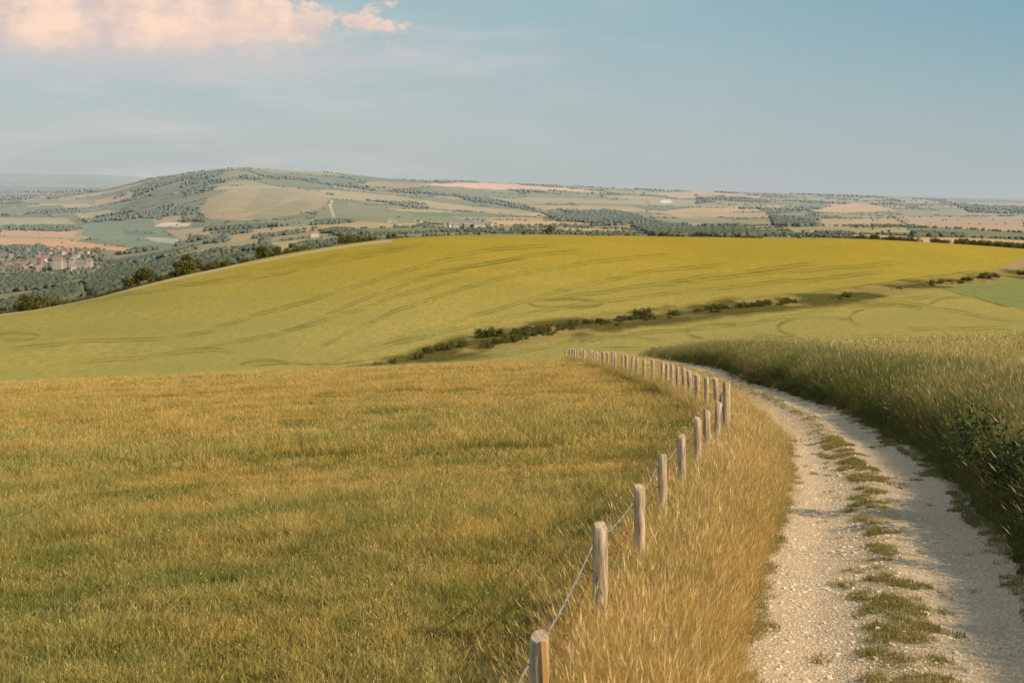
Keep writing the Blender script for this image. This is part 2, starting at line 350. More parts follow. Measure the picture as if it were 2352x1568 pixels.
# ---------------------------------------------------------------- instancing
def proto_coll(name,objs):
    c=bpy.data.collections.new(name)
    for o in objs:
        for cc in list(o.users_collection): cc.objects.unlink(o)
        c.objects.link(o)
    return c
def scatter(name,P,coll,nv,scale,tilt=.0,rot=None,idx=None):
    P=np.asarray(P,float);N=len(P)
    me=bpy.data.meshes.new(name);me.vertices.add(N);me.vertices.foreach_set('co',P.ravel())
    a=me.attributes.new('rot','FLOAT_VECTOR','POINT')
    r=np.stack([rng.normal(0,tilt,N) if tilt else np.zeros(N),rng.normal(0,tilt,N) if tilt else np.zeros(N),rng.random(N)*6.283],-1) if rot is None else rot
    a.data.foreach_set('vector',r.ravel())
    sc3=np.asarray(scale,float)
    if sc3.ndim<2: sc3=np.repeat(np.broadcast_to(sc3,(N,))[:,None],3,1)
    a=me.attributes.new('scl','FLOAT_VECTOR','POINT');a.data.foreach_set('vector',np.ascontiguousarray(sc3).ravel())
    a=me.attributes.new('idx','INT','POINT');a.data.foreach_set('value',(rng.integers(0,nv,N) if idx is None else idx).astype(np.int32))
    o=new_obj(name,me)
    g=bpy.data.node_groups.new(name+'_scatter','GeometryNodeTree')
    g.interface.new_socket('Geometry',in_out='INPUT',socket_type='NodeSocketGeometry');g.interface.new_socket('Geometry',in_out='OUTPUT',socket_type='NodeSocketGeometry')
    gi=g.nodes.new('NodeGroupInput');go=g.nodes.new('NodeGroupOutput');ip=g.nodes.new('GeometryNodeInstanceOnPoints');ci=g.nodes.new('GeometryNodeCollectionInfo')
    ci.inputs['Collection'].default_value=coll;ci.inputs['Separate Children'].default_value=True;ci.inputs['Reset Children'].default_value=True
    ip.inputs['Pick Instance'].default_value=True
    def na(nm,dt):
        q=g.nodes.new('GeometryNodeInputNamedAttribute');q.data_type=dt;q.inputs['Name'].default_value=nm;return q.outputs['Attribute']
    L=g.links.new
    L(gi.outputs[0],ip.inputs['Points']);L(ci.outputs[0],ip.inputs['Instance']);L(na('idx','INT'),ip.inputs['Instance Index']);L(na('rot','FLOAT_VECTOR'),ip.inputs['Rotation']);L(na('scl','FLOAT_VECTOR'),ip.inputs['Scale']);L(ip.outputs[0],go.inputs[0])
    md=o.modifiers.new('scatter','NODES');md.node_group=g
    return o
# ---------------------------------------------------------------- grass
def tuft(name,n,R,h0,h1,w,lean,head,mat,square=False,clump=0):
    if square:
        bx=rng.uniform(-R,R,n);by=rng.uniform(-R,R,n)
        if clump:
            k=rng.integers(0,clump,n);cx=rng.uniform(-R,R,clump);cy=rng.uniform(-R,R,clump);f=rng.random(n)<.45
            sg_=R*.12
            bx=np.where(f,cx[k]+rng.normal(0,sg_,n),bx);by=np.where(f,cy[k]+rng.normal(0,sg_,n),by)
    else:
        ang=rng.random(n)*6.283;r=R*np.sqrt(rng.random(n));bx=r*np.cos(ang);by=r*np.sin(ang)
    hh=h0+(h1-h0)*rng.random(n)**1.6
    if square:
        hh=hh*(.7+.6*fbm(bx/R*2+R*31+h1*50,by/R*2+9,2))
        tall=rng.random(n)<.02;hh=np.where(tall,hh*1.4+.05,hh)
    la=rng.random(n)*6.283;ll=np.abs(rng.normal(0,lean,n))*hh
    dx=np.cos(la)*ll;dy=np.sin(la)*ll;sa=rng.random(n)*3.1416;sx=np.cos(sa);sy=np.sin(sa);rn=rng.random(n);w=w*rng.uniform(.6,1.3,n)
    V=[];Cc=[]
    for tt,ww in ((0,1.),(.4,.9),(.75,.5)):
        for sg in (-1,1):
            V.append(np.stack([bx+dx*tt**1.8+sg*sx*w*ww*.5,by+dy*tt**1.8+sg*sy*w*ww*.5,hh*tt*(1-.1*tt)],-1));Cc.append(np.stack([np.full(n,tt),rn,np.zeros(n)],-1))
    tip=np.stack([bx+dx,by+dy,hh*.92],-1);V.append(tip);Cc.append(np.stack([np.ones(n),rn,np.zeros(n)],-1))
    V=np.stack(V,1).reshape(-1,3);Cc=np.stack(Cc,1).reshape(-1,3);b=np.arange(n)*7
    q=np.concatenate([np.stack([b,b+1,b+3,b+2],-1),np.stack([b+2,b+3,b+5,b+4],-1)]);tr=np.stack([b+4,b+5,b+6],-1)
    hs=(rng.random(n)<head)&(hh>h0+(h1-h0)*.35)
    if square: hs|=tall
    k=np.flatnonzero(hs)
    if len(k):
        hl=hh[k]*rng.uniform(.10,.20,len(k));hw=w[k]*rng.uniform(.9,1.6,len(k));tp=tip[k]
        ax=np.stack([dx[k]*.7/hh[k],dy[k]*.7/hh[k],np.ones(len(k))],-1)
        sd=np.stack([sx[k],sy[k],0*hw],-1)*hw[:,None]*.5
        HV=np.stack([tp-ax*hl[:,None]*.2,tp+sd+ax*hl[:,None]*.25,tp+ax*hl[:,None]*.9,tp-sd+ax*hl[:,None]*.25],1).reshape(-1,3)
        o=len(V);V=np.concatenate([V,HV]);Cc=np.concatenate([Cc,np.repeat(np.stack([np.ones(len(k)),rn[k],np.ones(len(k))],-1),4,0)])
        e=o+np.arange(len(k))*4;q=np.concatenate([q,np.stack([e,e+1,e+2,e+3],-1)])
    return new_obj(name,mesh_np(name,V,[q,tr],Cc),mat)
def grass_mat(name,low,mid,tip,alt,head,ps=.12,altk=(.4,.6),trans=.25,grad=None,fine=1.1,dk=.6):
    t=NT(name);c=t.sep(t.attr());p=t.pos()
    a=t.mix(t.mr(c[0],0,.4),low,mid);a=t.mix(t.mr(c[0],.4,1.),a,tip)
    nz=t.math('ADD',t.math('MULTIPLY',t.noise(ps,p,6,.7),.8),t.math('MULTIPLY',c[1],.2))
    if grad:
        xs=t.xyz(p);g=t.math('ADD',t.mr(xs[1],8.,55.,-.09,.14),t.mr(xs[0],-12.,2.,0,.04));nz=t.math('ADD',nz,g)
    b=t.mix(t.mr(c[0],.0,.7),low,alt);a=t.mix(t.mr(nz,altk[0],altk[1]),a,b)
    a=t.mix(c[2],a,head)
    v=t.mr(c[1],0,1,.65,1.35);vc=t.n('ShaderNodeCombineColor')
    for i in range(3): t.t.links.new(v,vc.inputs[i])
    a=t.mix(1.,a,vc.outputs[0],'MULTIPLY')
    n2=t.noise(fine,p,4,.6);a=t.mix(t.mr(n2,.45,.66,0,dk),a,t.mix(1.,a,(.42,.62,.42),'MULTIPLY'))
    return t.finish(a,.8,trans=trans,spec=.1)
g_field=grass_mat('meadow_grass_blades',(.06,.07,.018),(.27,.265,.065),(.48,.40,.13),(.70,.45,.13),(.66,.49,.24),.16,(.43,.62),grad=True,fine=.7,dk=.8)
g_tall=grass_mat('verge_grass_blades',(.13,.105,.033),(.48,.33,.09),(.76,.51,.18),(.32,.30,.07),(.74,.50,.25),.5,(.5,.7))
g_bank=grass_mat('bank_grass_blades',(.045,.05,.015),(.19,.18,.05),(.40,.32,.12),(.14,.16,.04),(.46,.35,.17),.4,(.40,.6),trans=.2)
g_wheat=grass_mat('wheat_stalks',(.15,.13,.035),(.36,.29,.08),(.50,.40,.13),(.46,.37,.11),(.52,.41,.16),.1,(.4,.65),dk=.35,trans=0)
g_green=grass_mat('green_weeds',(.08,.09,.025),(.21,.21,.055),(.33,.29,.10),(.44,.33,.12),(.3,.25,.1),.9)
def tiles(pre,k,n,R,hs,w,lean,head,mat,clump=0): return [tuft('%s_%d'%(pre,i),n,R*1.08,hs[i%len(hs)][0],hs[i%len(hs)][1],w,lean,head,mat,True,clump) for i in range(k)]
HS=[(.05,.14),(.06,.17),(.07,.20),(.08,.24),(.08,.28),(.09,.33)]
c1=proto_coll('meadow_near_tiles',tiles('mtile_a',6,4400,.5,HS,.0045,.8,.06,g_field,16))
c2=proto_coll('meadow_mid_tiles',tiles('mtile_b',6,5000,1.,HS,.009,.7,.08,g_field,24))
c3=proto_coll('meadow_far_tiles',tiles('mtile_c',6,4800,2.,HS,.022,.65,.10,g_field,30))
HW=[(.26,.40),(.28,.44)]
w1_=proto_coll('wheat_near_tiles',tiles('wtile_a',4,4400,1.,HW,.0075,.45,.35,g_wheat))
w2_=proto_coll('wheat_far_tiles',tiles('wtile_b',4,4600,2.,HW,.02,.4,.35,g_wheat))
def lay(name,coll,nv,size,d0,d1,sel,u0=-420,u1=2800,hn=True):
    xs=np.arange(-60,75,size);ys=np.arange(max(d0,2),d1,size);x,y=np.meshgrid(xs,ys);x=x.ravel()+0.;y=y.ravel()+size*.5
    uu=UC+F*x/y;k=(uu>u0-size*F/y)&(uu<u1+size*F/y)&sel(x,y);x=x[k];y=y[k]
    x=x+rng.uniform(-.08,.08,len(x))*size;y=y+rng.uniform(-.08,.08,len(x))*size
    e=size*.4;gx=(near_z(x+e,y)-near_z(x-e,y))/(2*e);gy=(near_z(x,y+e)-near_z(x,y-e))/(2*e)
    yaw=rng.integers(0,4,len(x))*math.pi/2;cy=np.cos(yaw);sy=np.sin(yaw);lx=gx*cy+gy*sy;ly=-gx*sy+gy*cy
    rot=np.stack([np.arctan(ly),-np.arctan(lx),yaw],-1)
    hv=fbm(x*.22+3,y*.22+8,3);idx=np.clip((sst(.3,.7,hv)*nv+rng.normal(0,.8,len(x))).astype(int),0,nv-1) if hn else rng.integers(0,nv,len(x))
    return scatter(name,np.stack([x,y,near_z(x,y)-.01],-1),coll,nv,1.,rot=rot,idx=idx)
# fence positions
PT=[(1236,1450,1.0),(1380,1200,1.0),(1469,1112,1.),(1522,1040,1.),(1566,997,1.),(1602,957,1.),(1626,938,1.),(1645,920,1.),(1657,900,1.02),(1668,876,1.25),(1650,866,1.02),(1624,864,1.0),(1600,858,1.0),(1586,850,1.),(1573,843,1.),(1558,840,1.),(1545,836,1.),(1532,833,1.),(1520,831,1.)]
FP=[(-.42,3.9,1.0)]
for u,v,hg in PT:
    x,y=solve_near(u,v,hg);FP.append((x,y,hg))
lx,ly,_=FP[-1]
while ly<125:
    ly+=2.6;lx+= -.012 if ly<90 else .02;FP.append((lx+rng.normal(0,.04),ly,1.+rng.normal(0,.03)))
FX=np.array([p[0] for p in FP]);FY=np.array([p[1] for p in FP]);o=np.argsort(FY);FXs=FX[o];FYs=FY[o]
def xF(y): return np.interp(y,FYs,FXs)
def P3(x,y,dz=0): return np.stack([x,y,near_z(x,y)+dz],-1)
lay('meadow_grass',c1,6,1.,4,24,lambda x,y:x<xF(y)+.15)
lay('meadow_grass.001',c2,6,2.,24,72,lambda x,y:x<xF(y)+.3)
lay('meadow_grass.002',c3,6,4.,72,146,lambda x,y:x<xF(y)+.2)
lay('wheat_field',w1_,4,2.,6,60,lambda x,y:x>xR(y)+2.7,1300,2800,False)
lay('wheat_field.001',w2_,4,4.,60,146,lambda x,y:x>xR(y)+2.8,1300,2800,False)
ct=proto_coll('verge_tufts',[tuft('tuft_t%d'%i,130,.2,.12,.50,.0038,.6,.22,g_tall) for i in range(6)])
cb=proto_coll('bank_tufts',[tuft('tuft_b%d'%i,110,.24,.16,.54,.0052,.6,.15,g_bank) for i in range(6)])
cn=proto_coll('weed_tufts',[tuft('tuft_n%d'%i,26,.07,.015,.06,.005,1.1,.0,g_green) for i in range(5)])
y=np.concatenate([rng.uniform(4,30,4600),rng.uniform(30,125,4800)]);a=xF(y)-.15;b=xL(y)-.02
x=a+(b-a)*rng.random(len(y));e=np.minimum((b-x)/.5,1)
scatter('verge_grass',P3(x,y,-.02),ct,6,(.5+.5*np.clip(e,0,1))*rng.uniform(.7,1.3,len(x))*np.where(y>30,1.15,1),.16)
y=np.concatenate([rng.uniform(6,30,5400),rng.uniform(30,125,5200)]);q=rng.random(len(y))**1.0*3.3;x=xR(y)+.02+q
scatter('bank_grass',P3(x,y,-.02),cb,6,(.35+.8*sst(0,.9,q))*rng.uniform(.7,1.3,len(x))*np.where(y>30,1.2,1),.16)
# coarse docks and nettles in the meadow
k=3400;y=np.sqrt(rng.uniform(36,3000,k));x=(rng.uniform(-420,1700,k)-UC)/F*y;k=(x<xF(y)-.5)&(fbm(x*.5+31,y*.5+4,3)>.57);x=x[k];y=y[k]
cwd=proto_coll('nettle_clumps',[tuft('tuft_w%d'%i,70,.20,.07,.20,.014,.9,.0,g_green) for i in range(4)])
scatter('nettle_clump',P3(x,y),cwd,4,rng.uniform(.5,1.1,len(x)))
# track strip weeds
y=np.concatenate([rng.uniform(6,26,34000),rng.uniform(26,100,16000)]);tt=rng.random(len(y));x=xL(y)+(xR(y)-xL(y))*tt
mask=(np.exp(-((tt-.50-.04*np.sin(y*.7))/.13)**2)*.26+np.exp(-((tt-.0)/.06)**2)*.3+np.exp(-((tt-1)/.06)**2)*.3+fbm(x*5.5,y*3.2,4)*.8+fbm(x*.9,y*.6,2)*.2)>np.where(y>26,.66,.70)+rng.random(len(y))*.12
scatter('track_weeds',np.stack([x,y,track_z(x,y)-.005],-1)[mask],cn,5,rng.uniform(.4,1.2,mask.sum()))
# ---------------------------------------------------------------- gravel track
t=NT('chalk_gravel');p=t.pos();c=t.sep(t.attr())
vo=t.n('ShaderNodeTexVoronoi');vo.inputs['Scale'].default_value=48;t.t.links.new(p,vo.inputs['Vector'])
vs=t.sep(vo.outputs['Color'])
base=t.mix(vs[0],(.54,.41,.265),(.90,.72,.51))
base=t.mix(t.mr(t.noise(60.,p,3),.35,.7),t.mix(1.,base,(.74,.70,.64),'MULTIPLY'),base)
base=t.mix(t.mr(t.noise(1.3,p,6,.65),.42,.62,0,.6),base,(.66,.48,.30))
dm=t.math('ADD',t.math('MULTIPLY',c[0],.28),t.noise(2.6,p,8,.75))
base=t.mix(t.mr(dm,.62,.80,0,.75),base,(.36,.27,.12))
hgt=t.math('ADD',t.math('MULTIPLY',vo.outputs['Distance'],-.6),t.noise(30.,p,4))
m_trk=t.finish(base,.95,t.bump(hgt,.9,.016),spec=.08)
ys=np.geomspace(3,125,1000);ts=np.linspace(0,1,70);Y2,T2=np.meshgrid(ys,ts,indexing='ij')
ed=(fbm(Y2*1.5,T2*0+3,3)-.5)*.35;X2=xL(Y2)-.12+(xR(Y2)-xL(Y2)+.24)*T2+ed*(np.abs(T2-.5)*2)**2
Z2=track_z(X2,Y2)
C2=np.stack([np.exp(-((T2-.50)/.13)**2),T2,0*T2],-1)
grid_mesh('gravel_track',X2,Y2,Z2,C2,m_trk)
t=NT('flint_pebble');p=t.pos();m_peb=t.finish(t.mix(t.noise(9.,p),(.50,.37,.24),(.92,.76,.56)),.85)
pebs=[]
for i in range(4):
    bm=bmesh.new();bmesh.ops.create_icosphere(bm,subdivisions=1,radius=1)
    for v in bm.verts:
        v.co*=1+.5*(float(vn(np.array(v.co.x*1.5+i*7+9),np.array(v.co.y*1.5+v.co.z+9)))-.5);v.co.z*=.55;v.co.x*=1.25
    me=bpy.data.meshes.new('pebble%d'%i);bm.to_mesh(me);bm.free();pebs.append(new_obj('pebble_p%d'%i,me,m_peb))
cp=proto_coll('pebbles',pebs)
NP=24000;y=7+30*rng.random(NP)**1.6;tt=rng.random(NP);x=xL(y)+(xR(y)-xL(y))*tt
scatter('loose_gravel',np.stack([x,y,track_z(x,y)],-1),cp,4,.004+.009*rng.random(NP)**2+.02*rng.random(NP)**14,.3)
# ---------------------------------------------------------------- shrubs & trees
def leaf_mat(name,a,b,trans=.2):
    t=NT(name);c=t.sep(t.attr());cc=t.mix(c[1],a,b)
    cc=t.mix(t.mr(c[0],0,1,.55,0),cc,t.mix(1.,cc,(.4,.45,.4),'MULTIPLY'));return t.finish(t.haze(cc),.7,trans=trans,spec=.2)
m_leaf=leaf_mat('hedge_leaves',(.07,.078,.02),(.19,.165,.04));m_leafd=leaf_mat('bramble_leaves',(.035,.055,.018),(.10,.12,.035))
t=NT('bark');m_bark=t.finish(t.mix(t.noise(5.,t.pos()),(.08,.06,.04),(.18,.14,.10)))
def leafcloud(name,lobes,n,ls,mat,trunk=0):
    L=np.array(lobes,float);w=L[:,3]**2;k=rng.choice(len(L),n,p=w/w.sum())
    dv=rng.normal(size=(n,3));dv/=np.linalg.norm(dv,axis=1)[:,None];rr=rng.random(n)**.35*(.75+.5*vn(dv[:,0]*2.5+k*3+20,dv[:,1]*2.5+dv[:,2]*2+20))
    P=L[k,:3]+dv*(L[k,3]*rr)[:,None];P[:,2]=np.maximum(P[:,2],.02)
    a=rng.normal(size=(n,3));a/=np.linalg.norm(a,axis=1)[:,None];b=np.cross(a,rng.normal(size=(n,3)));b/=np.linalg.norm(b,axis=1)[:,None]
    s=(ls*rng.uniform(.6,1.3,n))[:,None]
    V=np.stack([P-a*s,P+b*s*.5,P+a*s,P-b*s*.5],1).reshape(-1,3);e=np.arange(n)*4
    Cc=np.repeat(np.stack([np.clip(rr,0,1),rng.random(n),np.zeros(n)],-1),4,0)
    q=np.stack([e,e+1,e+2,e+3],-1)
    fq=[q];top=P[:,2].max()
    if trunk:
        segs=[((0,0,0),(0,0,top*.5),trunk,trunk*.6)]+[((0,0,top*(.2+.06*j)),tuple(L[j%len(L),:3]),trunk*.5,trunk*.15) for j in range(min(5,len(L)))]
        for A,B,r0,r1 in segs:
            A=np.array(A);B=np.array(B);o=len(V);an=np.arange(6)/6*6.283
            ring=lambda c,r:np.stack([c[0]+r*np.cos(an),c[1]+r*np.sin(an),np.full(6,c[2])],-1)
            V=np.concatenate([V,ring(A,r0),ring(B,r1)]);Cc=np.concatenate([Cc,np.tile([.2,.3,0],(12,1))])
            i=np.arange(6);fq.append(np.stack([o+i,o+(i+1)%6,o+6+(i+1)%6,o+6+i],-1))
    me=mesh_np(name,V,[np.concatenate(fq)],Cc);me.materials.append(mat);me.materials.append(m_bark)
    if trunk:
        mi=np.zeros(len(me.polygons),np.int32);mi[n:]=1;me.polygons.foreach_set('material_index',mi)
    return new_obj(name,me)
def lob(n,w,hh,r0,r1,z0=.3): return [(rng.normal(0,w),rng.normal(0,w),rng.uniform(z0,hh),rng.uniform(r0,r1)) for _ in range(n)]
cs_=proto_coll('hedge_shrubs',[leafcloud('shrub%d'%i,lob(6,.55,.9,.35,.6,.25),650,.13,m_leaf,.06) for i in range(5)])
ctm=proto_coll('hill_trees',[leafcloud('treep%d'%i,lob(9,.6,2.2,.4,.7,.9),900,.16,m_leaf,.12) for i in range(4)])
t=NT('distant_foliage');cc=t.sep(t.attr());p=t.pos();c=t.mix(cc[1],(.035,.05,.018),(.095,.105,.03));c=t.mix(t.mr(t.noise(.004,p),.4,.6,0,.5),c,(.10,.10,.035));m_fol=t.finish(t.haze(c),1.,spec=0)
fars=[]
for i in range(4):
    bm=bmesh.new();bmesh.ops.create_icosphere(bm,subdivisions=2,radius=1);V=np.array([v.co for v in bm.verts]);Fc=np.array([[v.index for v in f.verts] for f in bm.faces]);bm.free()
    V=V*(.7+.65*rng.random(len(V)))[:,None];V[:,2]=V[:,2]*.75+.5
    Cc=np.stack([np.ones(len(V)),rng.random(len(V)),np.zeros(len(V))],-1);fars.append(new_obj('crown%d'%i,mesh_np('crown%d'%i,V,[Fc],Cc),m_fol))
cfr=proto_coll('distant_crowns',fars)
y=far_tr[:,1];scatter('distant_woodland',far_tr,cfr,4,rng.uniform(3.,5.5,len(y))*(1+sst(5000,11000,y)*.5))
y=hedge_tr[:,1];scatter('distant_hedgerow_trees',hedge_tr,cfr,4,rng.uniform(1.2,3.2,len(y))*(1+sst(4000,9000,y)*.9))
scatter('distant_scrub',sp,cfr,4,rng.uniform(1.5,3.2,len(sp)))
def hill_pts(us,vs):
    out=[]
    for u,v in zip(us,vs):
        ds=np.linspace(170,np.interp(u,UF,DC)*1.0,700);zz=zt(np.full(700,u),ds);vv=H0-F*zz/ds
        i=np.flatnonzero(vv<=v);i=i[0] if len(i) else 699
        out.append(((u-UC)/F*ds[i],ds[i],zz[i]))
    return np.array(out)
us=np.concatenate([rng.uniform(930,1260,240),rng.uniform(1260,2352,330),rng.uniform(780,940,20)])
ww=np.interp(us,[900,1100,1300,2352],[6,11,7,4]);vs=svl(us)+rng.normal(0,.6,len(us))*ww
cl=fbm(us/45,us*0+2,3)
scatter('valley_hedge',hill_pts(us,vs)-[0,0,.15],cs_,5,rng.uniform(.2,.6,len(us))*(.35+1.3*sst(.4,.7,cl)))
B=[(1112,775,1.7),(1140,772,1.5),(1025,803,1.4),(1010,806,1.0),(1175,785,1.5),(1195,780,1.2),(1150,788,1.2),(960,824,1.1),(1470,731,1.9),(1486,729,1.8),(875,852,1.1),(1720,706,1.2),(1740,704,1.0),(1700,707,1.0),(1320,748,1.2),(1350,744,1.1),(1375,742,1.0),(980,812,1.1),(1060,797,1.1),(1120,800,1.1),(2140,655,1.2),(2265,640,1.8),(2285,637,1.3),(2345,632,1.4),(1508,808,.9)]
B=np.array(B);scatter('hawthorn_bush',hill_pts(B[:,0],B[:,1])-[0,0,.1],cs_,5,B[:,2]*.95)
us=np.concatenate([rng.uniform(-200,690,260),rng.uniform(690,840,14)]);dd=np.interp(us,UF,DC)*rng.uniform(1.03,1.16,len(us));pp=np.stack([(us-UC)/F*dd,dd,zt(us,dd)],-1)
cl=fbm(us/50,us*0+9,3)
scatter('hilltop_hedge',pp-[0,0,.2],cs_,5,rng.uniform(1.,2.1,len(us))*(.55+1.2*sst(.4,.7,cl))+(dd/np.interp(us,UF,DC)-1.03)*9)
T=np.array([(410,1.04,2.4),(428,1.05,2.7),(445,1.05,2.3),(600,1.04,1.8),(612,1.03,1.5),(635,1.03,1.4),(330,1.04,2.2),(320,1.06,2.1),(345,1.05,1.9),(290,1.04,1.7),(60,1.05,1.8),(90,1.05,1.7),(785,1.01,1.3),(800,1.01,1.2),(890,1.0,1.0),(905,1.,.9),(1262,1.005,1.6),(1205,1.,.7),(1100,1.,.6)])
dd=np.interp(T[:,0],UF,DC)*T[:,1];scatter('hilltop_tree',np.stack([(T[:,0]-UC)/F*dd,dd,zt(T[:,0],dd)-.2],-1),ctm,4,T[:,2])
us=np.concatenate([rng.uniform(1525,1570,9),rng.uniform(1570,1760,30),rng.uniform(1975,1985,3),rng.uniform(2005,2015,4),rng.uniform(2035,2100,14),rng.uniform(2140,2200,7),rng.uniform(2205,2352,60),rng.uniform(2352,2600,50)])
dd=np.interp(us,UF,DC)*rng.uniform(1.0,1.03,len(us));sz=np.where(us>2200,rng.uniform(1.2,2.6,len(us)),np.where(us>1970,rng.uniform(1.1,2.0,len(us)),rng.uniform(.6,1.2,len(us))))
scatter('crest_bush',np.stack([(us-UC)/F*dd,dd,zt(us,dd)-.2],-1),cs_,5,sz)
br=[leafcloud('br%d'%i,lob(9,.24,.6,.18,.3,.10),3600,.026,m_leafd) for i in range(3)];cbr=proto_coll('bramble_clumps',br)
bx=np.array([5.5,6.3,5.9,6.6,5.15,5.3,7.0,7.2,4.75,4.5,6.4,6.9]);by=np.array([14.4,15.0,15.8,16.3,12.8,13.5,17.6,19.5,11.4,10.2,17.0,18.6])
scatter('bramble_bush',P3(bx,by,-.05),cbr,3,np.array([1.15,1.3,1.3,1.2,.85,.95,.9,.8,.75,.7,.7,.6]))
# ---------------------------------------------------------------- fence
t=NT('weathered_wood');tc=t.n('ShaderNodeTexCoord').outputs['Object']
mp=t.n('ShaderNodeMapping');mp.inputs['Scale'].default_value=(14,14,1.2);t.t.links.new(tc,mp.inputs[0])
n1=t.noise(3.,mp.outputs[0],6,.65);c=t.mix(t.mr(n1,.36,.62),(.20,.145,.085),(.66,.52,.37))
c=t.mix(t.mr(t.noise(2.,t.pos()),.5,.75,0,.6),c,(.48,.34,.19));m_wood=t.finish(c,.85,t.bump(n1,.9,.012))
t=NT('split_heartwood');m_split=t.finish(t.mix(t.noise(8.,t.pos()),(.48,.23,.07),(.62,.36,.14)),.8)
t=NT('galvanised_wire');m_wire=t.finish((.34,.31,.27),.5,spec=.5)
t=NT('rusty_wire');m_rust=t.finish(t.mix(t.noise(20.,t.pos()),(.20,.07,.03),(.34,.14,.05)),.85)
fence=bpy.data.objects.new('wire_fence',None);sc.collection.objects.link(fence)
tops=[]
for i,(x,y,hg) in enumerate(FP):
    z=float(nbase(x,y));hg=hg-.02;r=.052*rng.uniform(.88,1.08)*(1.25 if hg>1.2 else 1)*(1.15 if y>30 else 1);tl=(rng.normal(0,.025),rng.normal(0,.02))
    ns=14;rows=[-.35,0,.35*hg,.7*hg,hg-.02,hg];V=[]
    ph=rng.random()*6
    for j,zz in enumerate(rows):
        rr=r*(1.03-.06*max(zz,0)/hg)*(.86 if j==5 else 1)
        for k in range(ns):
            an=k/ns*6.283;w=1+.05*math.sin(3*an+ph)+rng.normal(0,.012)
            V.append((tl[0]*zz+rr*w*math.cos(an),tl[1]*zz+rr*w*math.sin(an),zz+(.02*math.cos(an+ph) if j>=4 else 0)))
    q=[[j*ns+k,j*ns+(k+1)%ns,(j+1)*ns+(k+1)%ns,(j+1)*ns+k] for j in range(5) for k in range(ns)]
    V.append((tl[0]*hg,tl[1]*hg,hg+.003));tr=[[5*ns+k,5*ns+(k+1)%ns,6*ns] for k in range(ns)]
    me=mesh_np('post_%d'%i,V,[np.array(q),np.array(tr)],None,False)
    sf=np.ones(len(me.polygons),bool);sf[4*ns:]=False;me.polygons.foreach_set('use_smooth',sf)
    o=new_obj('post_%d'%i,me,m_wood,parent=fence);o.location=(x,y,z);tops.append((x+tl[0]*hg,y+tl[1]*hg,z,hg,r))
    if i==1:
        bm=bmesh.new();bmesh.ops.create_cube(bm,size=1)
        for v in bm.verts: v.co.x*=.026;v.co.y*=.02;v.co.z*=.24;v.co.x+=(.012 if v.co.z<0 else 0)
        me=bpy.data.meshes.new('split');bm.to_mesh(me);bm.free();so=new_obj('split_wood',me,m_split,parent=o);so.location=(.018+tl[0],-.048+tl[1],hg-.13)
def wire(name,hf,mat,rad,side,barb):
    cu=bpy.data.curves.new(name,'CURVE');cu.dimensions='3D';cu.bevel_depth=rad;cu.bevel_resolution=1
    for tw in (0,1):
        pts=[]
        for a,b in zip(tops[:-1],tops[1:]):
            nseg=26 if a[1]<18 else 6
            for k in range(nseg):
                s=k/nseg;sag=-.035*4*s*(1-s)
                px=a[0]+(b[0]-a[0])*s;py=a[1]+(b[1]-a[1])*s;pz=(a[2]+a[3]*hf)*(1-s)+(b[2]+b[3]*hf)*s+sag
                ph=(len(pts))*1.1+tw*3.14;am=rad*1.2 if a[1]<30 else 0
                pts.append((px+side*(a[4]+.004)+am*math.cos(ph),py,pz+am*math.sin(ph),1))
        sp_=cu.splines.new('POLY');sp_.points.add(len(pts)-1);sp_.points.foreach_set('co',np.array(pts).ravel())
        if not barb: break
    if barb:
        base=[p for p in pts if p[1]<26]
        for k in range(0,len(base),2):
            p=np.array(base[k][:3])
            for _ in range(2):
                dv=rng.normal(size=3);dv/=np.linalg.norm(dv);s2=cu.splines.new('POLY');s2.points.add(1)
                for j,sg in enumerate((-1,1)): s2.points[j].co=(*(p+dv*sg*.016),1)
    o=bpy.data.objects.new(name,cu);sc.collection.objects.link(o);cu.materials.append(mat);o.parent=fence
wire('barbed_wire_upper',.86,m_wire,.0028,-1,True)
wire('barbed_wire_lower',.66,m_rust,.0032,-1,True)
wire('plain_wire',.42,m_rust,.003,-1,False)
